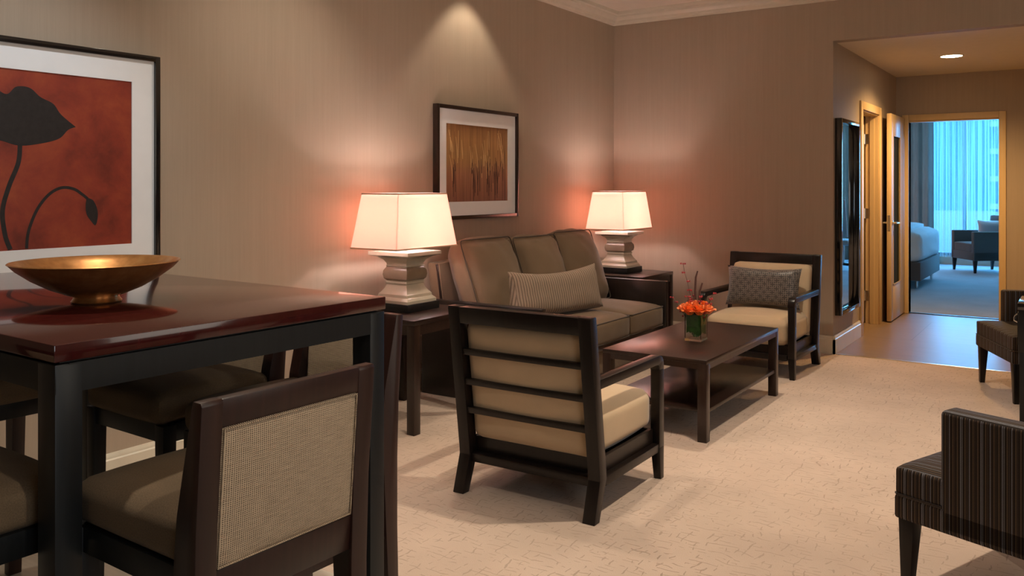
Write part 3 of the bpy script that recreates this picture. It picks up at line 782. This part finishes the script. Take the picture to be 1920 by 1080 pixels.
# ------------------------------------------------------------------ coffee table and flowers
ct = thing('coffee_table', (-2.004, 5.05, 0), 0, 'dark wood coffee table with a lower shelf in front of the sofa', 'table')
hx, hy, h = .314, .648, .445
G().box(-hx, hx, -hy, hy, h - .022, h, .002).build('table_top', 'espresso2', ct)
g = G()
for s in (-1, 1):
    g.box(-hx + .03, hx - .03, s * (hy - .002), s * (hy - .024), h - .052, h - .02); g.box(s * (hx - .002), s * (hx - .024), -hy + .03, hy - .03, h - .052, h - .02)
g.build('apron', 'espresso2', ct)
for sx in (-1, 1):
    for sy in (-1, 1): G().box(sx * (hx - .001), sx * (hx - .053), sy * (hy - .001), sy * (hy - .053), 0, h - .021, .002).build('leg', 'espresso2', ct)
G().box(-hx + .006, hx - .006, -hy + .03, hy - .03, .155, .176, .002).build('shelf', 'espresso2', ct)

VX, VY, VZ = -1.972, 4.962, h
va = thing('glass_vase', (VX, VY, VZ), 0, 'square clear glass vase of orange roses on the coffee table', 'vase')
v = .052; vh = .165; tk = .004
b = bmesh.new()
def rg(e, z): return [b.verts.new((sx * e, sy * e, z)) for sx, sy in ((-1, -1), (1, -1), (1, 1), (-1, 1))]
r0, r1, r2, r3 = rg(v, .0005), rg(v, vh), rg(v - tk, vh), rg(v - tk, .014)
for P, Q in ((r0, r1), (r1, r2), (r2, r3)):
    for i in range(4): j = (i + 1) % 4; b.faces.new((P[i], P[j], Q[j], Q[i]))
b.faces.new(r0[::-1]); b.faces.new(r3); bmesh.ops.recalc_face_normals(b, faces=b.faces[:])
g = G(); g._add(b); g.build('glass_body', 'glass', va, None)
# leaf wrapped inside the vase
lf = G(); e = v - tk - .004
pts = [(-e, -e), (e, -e), (e, e), (-e, e)]
bl = bmesh.new(); n_ = 24; prev = None
for i in range(n_ + 1):
    f = i / n_ * 4; k = int(f) % 4; fr_ = f - int(f); p = pts[k]; q = pts[(k + 1) % 4]
    x = p[0] + (q[0] - p[0]) * fr_; y = p[1] + (q[1] - p[1]) * fr_
    zb = .046 + .012 * math.sin(i * .9); zt = vh - .004 + .006 * math.sin(i * 1.3)
    ro = [bl.verts.new((x * w_, y * w_, zb + (zt - zb) * t_)) for w_, t_ in ((1, 0), (.985, .33), (1, .66), (.99, 1))]
    if prev:
        for a_, b_, c_, d_ in zip(prev, ro, ro[1:], prev[1:]): bl.faces.new((a_, b_, c_, d_))
    prev = ro
bmesh.ops.solidify(bl, geom=bl.faces[:], thickness=.0015)
lf._add(bl); lo = lf.build('leaf', 'green', None); lo.location = (VX, VY, VZ); tag(lo, 'broad green leaf curled round the inside of the glass vase', 'leaf')
rose_spots = [(-.062, -.035, .186, .036, 'at the left edge of the bouquet'), (-.02, -.052, .180, .042, 'front and left of centre in the bouquet'), (.038, -.046, .182, .041, 'front and right of centre in the bouquet'),
              (.075, .0, .186, .038, 'at the right edge of the bouquet'), (-.048, .038, .196, .037, 'behind the left rose in the bouquet'), (.03, .05, .198, .036, 'behind the right rose in the bouquet'), (.0, .0, .205, .036, 'in the middle of the bouquet')]
def rose_mesh(seed, r):
    g = G(); rn = random.Random(seed)
    for layer, (cnt, rad, tilt_, hh) in enumerate(((3, .28, .1, .95), (4, .5, .3, .92), (5, .78, .55, .8), (6, 1.0, .95, .66))):
        for k in range(cnt):
            a0 = 2 * math.pi * (k + .5 * layer) / cnt + rn.uniform(-.2, .2)
            bmx = bmesh.new(); grid = []
            for i in range(6):
                row = []
                for j in range(6):
                    u_ = (j / 5 - .5) * 2; w_ = i / 5
                    span = (1.25 if layer else 1.6) * (2 * math.pi / cnt) * .62
                    ang = a0 + u_ * span * (.35 + .65 * math.sin(math.pi * min(1, w_ * .75 + .12)))
                    rr_ = r * rad * (.35 + .65 * w_ ** .8) + r * tilt_ * .35 * w_ ** 3
                    z = r * (hh * 1.3 * w_ - .25 * w_ ** 4 * tilt_ - .18 * abs(u_) ** 2.2 * w_)
                    row.append(bmx.verts.new((rr_ * math.cos(ang), rr_ * math.sin(ang), z * 1.3 - r * .5)))
                grid.append(row)
            for i in range(5):
                for j in range(5): bmx.faces.new((grid[i][j], grid[i][j + 1], grid[i + 1][j + 1], grid[i + 1][j]))
            bmesh.ops.solidify(bmx, geom=bmx.faces[:], thickness=.0012)
            g._add(bmx)
    return g
for i, (x, y, z, r, wh) in enumerate(rose_spots):
    t = thing('rose', (VX + x, VY + y, VZ + z), 0, 'orange rose ' + wh, 'flower', 'orange roses in the glass vase')
    rose_mesh(i, r).build('bloom', 'rose' if i % 3 else 'rose2', t, 60)
    G().tube([(0, 0, -r * .45), (-x * .5, -y * .5, -r - .06), (-x * .8, -y * .8, -z + .02)], .0025, 6).build('stem', 'green', t)
sp = [(-.045, .02, .46, -.05, 'tallest, leaning left'), (-.01, .03, .30, -.03, 'short, leaning left'), (.05, .02, .29, .05, 'short, leaning right'), (-.08, .0, .25, -.07, 'lowest, far left'), (.03, -.02, .27, .01, 'short, right of the twigs'), (-.035, -.02, .265, -.01, 'short, in front of the twigs'), (.06, .0, .255, .03, 'lowest, at the right')]
for i, (x, y, hh, lean_, wh) in enumerate(sp):
    rn = random.Random(20 + i); g = G(); path = [(x * .3, y * .3, .03)]
    for k in range(1, 9):
        f = k / 8; path.append((x * (.3 + .7 * f) + lean_ * f * f + rn.uniform(-.004, .004), y + rn.uniform(-.004, .004), .03 + (hh - .03) * f))
    t = thing('berry_sprig', (VX, VY, VZ), 0, 'thin sprig of red berries above the roses, ' + wh, 'berries', 'berry sprigs in the glass vase')
    G().tube(path, .0015, 5).build('stem', 'twig', t)
    for k in range(4, 9):
        for q in range(3):
            a = rn.uniform(0, 6.28); p = path[k]; rr_ = rn.uniform(.006, .018)
            g.lathe([(0, -.006), (.0044, -.0042), (.006, 0), (.0044, .0042), (0, .006)], 7, tf=lambda c, p=p, a=a, rr_=rr_: (c.x + p[0] + rr_ * math.cos(a), c.y + p[1] + rr_ * math.sin(a), c.z + p[2] + rn.uniform(-.001, .001)))
    g.build('berries', 'berry', t)
for i, (x, y, hh, wh) in enumerate(((-.012, .015, .42, 'taller'), (.022, .005, .35, 'shorter'))):
    t = G().tube([(x * .4, y, .03), (x * .8, y, .2), (x, y, .30), (x + .004, y, hh - .04), (x + .016, y, hh)], .006, 8, rr=[.005, .0068, .0066, .006, .0045]).build('twig', 'twig', None)
    t.location = (VX, VY, VZ); tag(t, wh + ' of the two thick brown twigs standing up from the roses', 'twig', 'brown twigs in the glass vase')

# ------------------------------------------------------------------ upholstered side chairs
def club_chair(name, loc, rz, label, cat, fab, leg, w=.68, d=.70, setback=.16, seat=.44, armh=.655, backh=.86, group=None, box0=.255):
    t = thing(name, loc, rz, label, cat, group)
    hw, hd = w / 2, d / 2; at = .09
    G().box(-hw, hw, -hd, hd - .02, box0, .338, .012).build('base', fab, t)
    c = G().cushion(w - (.004 if setback else 2 * at), d - .14, seat - .336, .02, (0, 0, .012), 12, .001, 2, tf=lambda c: (c.x, c.y - hd + (d - .14) / 2, c.z + (seat + .336) / 2 - .004)).build('seat', fab, t, 60)
    for s in (-1, 1):
        G().box(s * hw, s * (hw - at), -hd + setback, hd - .01, box0 + .002 if setback else box0 - .002, armh, .016, seg=3).build('arm', fab, t)
        for y_, dy in ((-hd + .012, 1), (hd - .06, 1)):
            G().hexa(sorted2(s, hw - .016, hw - .046, y_ + .006, y_ + .036), sorted2(s, hw - .010, hw - .066, y_, y_ + .054), 0, box0 + .002, .002).build('leg', leg, t)
    G().cushion(w - 2 * at + .01, .13, backh - box0 - .02, .025, (0, .012, 0), 10, tf=lambda c: (c.x, c.y + hd - .075 + .10 * c.z, c.z + (backh + box0) / 2)).build('back', fab, t, 60)
    hx = w / 2 - .004
    if setback: G().tube([(-hw + .002, -hd + .165, .338), (-hw + .002, -hd + .012, .338), (-hw + .012, -hd + .002, .338), (hw - .012, -hd + .002, .338), (hw - .002, -hd + .012, .338), (hw - .002, -hd + .165, .338)], .0045, 6).build('piping', 'piping', t)
    return t
def place(corner, rz, local):   # position so that a local corner lands on a floor point
    c, s = math.cos(rz), math.sin(rz)
    return (corner[0] - (local[0] * c - local[1] * s), corner[1] - (local[0] * s + local[1] * c), 0)
w_, d_ = .68, .70
grp = 'striped upholstered chairs on the right'
th1 = R(-111.6); club_chair('upholstered_chair', place((-.543, 3.143), th1, (w_ / 2, -d_ / 2)), th1, 'brown and blue striped upholstered chair cut by the right edge, nearer the camera', 'chair', 'stripe', 'espresso', group=grp)
th2 = R(-67.1); club_chair('upholstered_chair', place((-.385, 6.26), th2, (w_ / 2, -d_ / 2)), th2, 'striped upholstered chair half hidden behind the black side table near the hall', 'chair', 'stripe', 'espresso', group=grp)
stb = thing('side_table', (-.09, 6.0, 0), 0, 'black side table with a drawer between the two striped chairs', 'table')
G().box(-.24, .26, -.2, .2, .66, .70, .002).build('table_top', 'glossblack', stb)
G().box(-.236, .25, -.19, .19, .41, .662, .002).build('drawer_box', 'black', stb)
dr = G().box(-.242, -.234, -.17, .17, .45, .64, .0015).build('drawer', 'black', stb)
G().tube([(-.242, -.10, .625), (-.258, -.10, .612), (-.262, -.10, .60), (-.262, -.10, .585), (-.243, -.10, .575)], .005, 8).build('pull', 'chrome', dr)
for sx in (-.21, .225):
    for sy in (-.17, .17): G().box(sx - .02, sx + .02, sy - .02, sy + .02, 0, .412, .0015).build('leg', 'black', stb)

# ------------------------------------------------------------------ bedroom
bd = thing('bed', (-2.86, 13.3, 0), 0, 'bed with white linen on a dark upholstered base, seen through the doorway', 'bed')
G().box(-1.05, 1.05, -.9, .9, .13, .375, .01).build('bed_base', 'bedbase', bd)
G().cushion(2.10, 1.86, .42, .11, (.01, .01, .03), 14, .012, 1, tf=lambda c: (c.x, c.y, c.z + .565)).build('duvet', 'white_linen', bd, 60)
G().cushion(1.2, 1.7, .08, .035, (0, 0, .03), 12, .012, 6, tf=lambda c: (c.x + .25, c.y, c.z + .80)).build('folded_blanket', 'white_linen', bd, 60)
G().box(-1.10, -1.04, -.95, .95, .1, 1.3, .01).build('headboard', 'espresso', bd)
for sx in (-.95, .95):
    for sy in (-.55, .8): G().tube([(sx, sy, 0), (sx, sy, .14)], .018, 8).build('leg', 'chrome', bd)
bth = R(-56.8); bp = place((-1.47, 15.38), bth, (.36, -.35))
club_chair('bedroom_armchair', bp, bth, 'grey armchair by the bedroom window with sheer curtains behind it', 'armchair', 'bchair', 'espresso', .72, .70, 0, .475, .66, .92, box0=.2)
pl = thing('white_pillow', (bp[0] + .10, bp[1] + .12, .70), bth + R(60), 'white pillow resting on the grey bedroom armchair', 'pillow')
G().pillow(.42, .30, .14, 14, .004, 8., tf=lambda c: (c.x, c.y * .9 - c.z * .4, c.y * .4 + c.z * .9)).build('cover', 'white_linen', pl, 60)
def curtain(name, x0, x1, y, z0, z1, amp, per, mat, label, seed, th=.004):
    rn = random.Random(seed); bm = bmesh.new(); n = int((x1 - x0) / per * 10); prev = None; ph = 0
    for i in range(n + 1):
        f = i / n; x = x0 + (x1 - x0) * f; ph += 2 * math.pi / 10 * rn.uniform(.75, 1.25)
        a = amp * (.7 + .3 * math.sin(i * .13))
        ro = [bm.verts.new((x + (1 - zz) * .006 * math.sin(ph * .5), y + a * math.sin(ph), z0 + (z1 - z0) * zz)) for zz in (0, .25, .5, .75, 1)]
        if prev:
            for p, q, r_, s_ in zip(prev, ro, ro[1:], prev[1:]): bm.faces.new((p, q, r_, s_))
        prev = ro
    if th: bmesh.ops.solidify(bm, geom=bm.faces[:], thickness=th)
    g = G(); g._add(bm); o = g.build(name, mat, None, 80); tag(o, label, 'curtain'); return o
curtain('drape', -3.3, -2.24, BE - .2, .02, BZ - .02, .055, .17, 'drape', 'brown pleated drape at the side of the bedroom window', 1)
curtain('drape', .02, 1.35, BE - .22, .02, BZ - .02, .055, .17, 'drape', 'brown drape reflected in the hall mirror, at the other side of the bedroom window', 5)
curtain('sheer_curtain', -2.62, 1.3, BE - .08, .14, BZ - .02, .05, .10, 'sheer', 'translucent white sheer curtain across the bedroom window', 2, 0)
oc = thing('office_chair', (-.12, 14.75, 0), R(200), 'grey mesh office chair seen in the hall mirror', 'chair')
for k in range(5):
    a = 2 * math.pi * k / 5
    G().tube([(0, 0, .11), (.16 * math.cos(a), .16 * math.sin(a), .10), (.30 * math.cos(a), .30 * math.sin(a), .075)], .02, 8, rr=[.026, .02, .014]).tube([(.30 * math.cos(a), .30 * math.sin(a) - .015, .032), (.30 * math.cos(a), .30 * math.sin(a) + .015, .032)], .03, 12).build('base_arm', 'officeblack', oc)
G().tube([(0, 0, .09), (0, 0, .42)], .025, 12).build('column', 'chrome', oc)
G().cushion(.50, .48, .08, .035, (0, 0, .01), 8, tf=lambda c: (c.x, c.y, c.z + .47)).build('seat', 'officegrey', oc, 60)
G().cushion(.46, .05, .62, .02, (0, .01, 0), 8, tf=lambda c: (c.x, c.y + .25 + .12 * (c.z + .3) - .1 * (c.x / .23) ** 2 * .3, c.z + .87)).build('backrest', 'officegrey', oc, 60)
for s in (-1, 1): G().tube([(s * .2, .1, .44), (s * .29, .08, .46), (s * .30, .06, .66), (s * .30, -.14, .67)], .018, 8).build('armrest', 'officeblack', oc)

# ------------------------------------------------------------------ outside: a tower across the street
bg = thing('office_tower', (8, 112, -30), 0, 'blue glass office tower with white floor bands beyond the bedroom window', 'building')
G().box(-36, 20, 0, 20, 0, 90).build('glass_facade', 'facade2', bg, None)
G().box(-16.6, 22, -3, 0, 27, 90).build('projecting_bay', 'facade', bg, None)
g = G()
for k in range(18): g.box(-16.8, 22.2, -3.5, -2.9, 28.9 + k * 3.05, 29.5 + k * 3.05)
g.build('floor_bands', 'concrete', bg, None)
G().box(-40, 26, -6, 0, 0, 28.6).build('podium', 'concrete', bg, None)

# ------------------------------------------------------------------ light
def spot(name, loc, target, power, size, blend, col, rad=.04):
    l = bpy.data.lights.new(name, 'SPOT'); l.energy = power; l.spot_size = R(size); l.spot_blend = blend; l.color = col; l.shadow_soft_size = rad
    o = bpy.data.objects.new(name, l); COL.objects.link(o); o.location = loc
    d = Vector(target) - Vector(loc); o.rotation_euler = d.to_track_quat('-Z', 'Y').to_euler(); return o
def point(name, loc, power, col, rad):
    l = bpy.data.lights.new(name, 'POINT'); l.energy = power; l.color = col; l.shadow_soft_size = rad
    o = bpy.data.objects.new(name, l); COL.objects.link(o); o.location = loc; return o
def area(name, loc, target, power, sx, sy, col):
    l = bpy.data.lights.new(name, 'AREA'); l.shape = 'RECTANGLE'; l.size = sx; l.size_y = sy; l.energy = power; l.color = col
    o = bpy.data.objects.new(name, l); COL.objects.link(o); o.location = loc
    d = Vector(target) - Vector(loc); o.rotation_euler = d.to_track_quat('-Z', 'Y').to_euler(); return o
WARM = (1., .84, .66); LAMPC = (1., .79, .78); HALLC = (1., .61, .25); DAY = (.52, .86, .98)
for i, p in enumerate(LAMPS): point('lamp_bulb_light', (p[0], p[1], p[2] + .53), 98, LAMPC, .035)
spot('wall_washer', (-3.47, 4.98, 3.0), (-3.47, 4.98, 0), 17, 90, .4, WARM, .03)
spot('ceiling_spot', (-2.6, 3.35, 3.0), (-2.55, 3.4, 0), 36, 88, .6, WARM)
spot('ceiling_spot', (-1.85, 5.35, 3.0), (-1.85, 5.3, 0), 100, 90, .6, WARM)
spot('ceiling_spot', (-.6, 3.6, 3.0), (-.9, 3.6, 0), 140, 95, .6, WARM)
spot('ceiling_spot', (-2.3, 1.35, 3.0), (-2.3, 1.3, 0), 70, 80, .6, (1., .88, .72))
spot('picture_wall_spot', (-2.75, 1.75, 3.0), (-3.75, 1.85, 1.0), 34, 72, 1., (.88, .94, 1.))
spot('picture_wall_spot', (-2.7, 3.3, 3.0), (-3.75, 3.1, 1.5), 22, 84, 1., (1., .90, .76))  # unseen spot added to brighten the bare wall between the two pictures
spot('ceiling_spot', (.3, .9, 3.0), (-1.35, 1.25, .7), 55, 50, .6, (1., .88, .72))
spot('hall_spot', (-1.02, 8.8, HZ - .02), (-1.02, 8.8, 0), 135, 150, .8, HALLC, .05)
point('bedside_glow', (-3.2, 15.6, 1.1), 14, (1., .55, .25), .1)
area('room_fill', (2.5, 3.2, 1.9), (-3, 4.2, 1.6), 24, 3.0, 2.0, (1., .92, .80))  # added warm fill panel in front of the solid right wall, no window
area('dining_fill', (2.5, .1, 1.7), (-3.7, 1.7, 1.5), 20, 1.8, 1.7, (.88, .95, 1.))  # unseen cool fill for the dining end, added; no window behind it
area('bedroom_daylight', (-.7, BE + .6, 1.7), (-.9, 10, .6), 580, 3.8, 2.6, DAY)
sun = bpy.data.lights.new('sun', 'SUN'); sun.energy = 2.0; sun.color = (1, .97, .92); sun.angle = R(.5)
so_ = bpy.data.objects.new('sun', sun); COL.objects.link(so_); so_.rotation_euler = (R(42), 0, R(-15))
w = bpy.data.worlds.new('sky'); S.world = w; w.use_nodes = True
bgn = w.node_tree.nodes['Background']; bgn.inputs[0].default_value = (.38, .68, 1., 1); bgn.inputs[1].default_value = .95

# ------------------------------------------------------------------ camera
cam = bpy.data.cameras.new('camera'); co = bpy.data.objects.new('camera', cam); COL.objects.link(co); S.camera = co
co.location = (0, 0, 1.38); co.rotation_euler = (R(90), 0, R(33.8))
cam.sensor_width = 36; cam.lens = 36 * 1606 / 1920; cam.shift_y = -(540 - 350) / 1920; cam.clip_start = .05; cam.clip_end = 500
S.view_settings.view_transform = 'Standard'; S.view_settings.look = 'None'; S.view_settings.gamma = 1; S.view_settings.use_curve_mapping = False
S.view_settings.exposure = .7
S.cycles.use_denoising = True
S.cycles.max_bounces = 10; S.cycles.diffuse_bounces = 5; S.cycles.transparent_max_bounces = 16
S.cycles.sample_clamp_indirect = 6
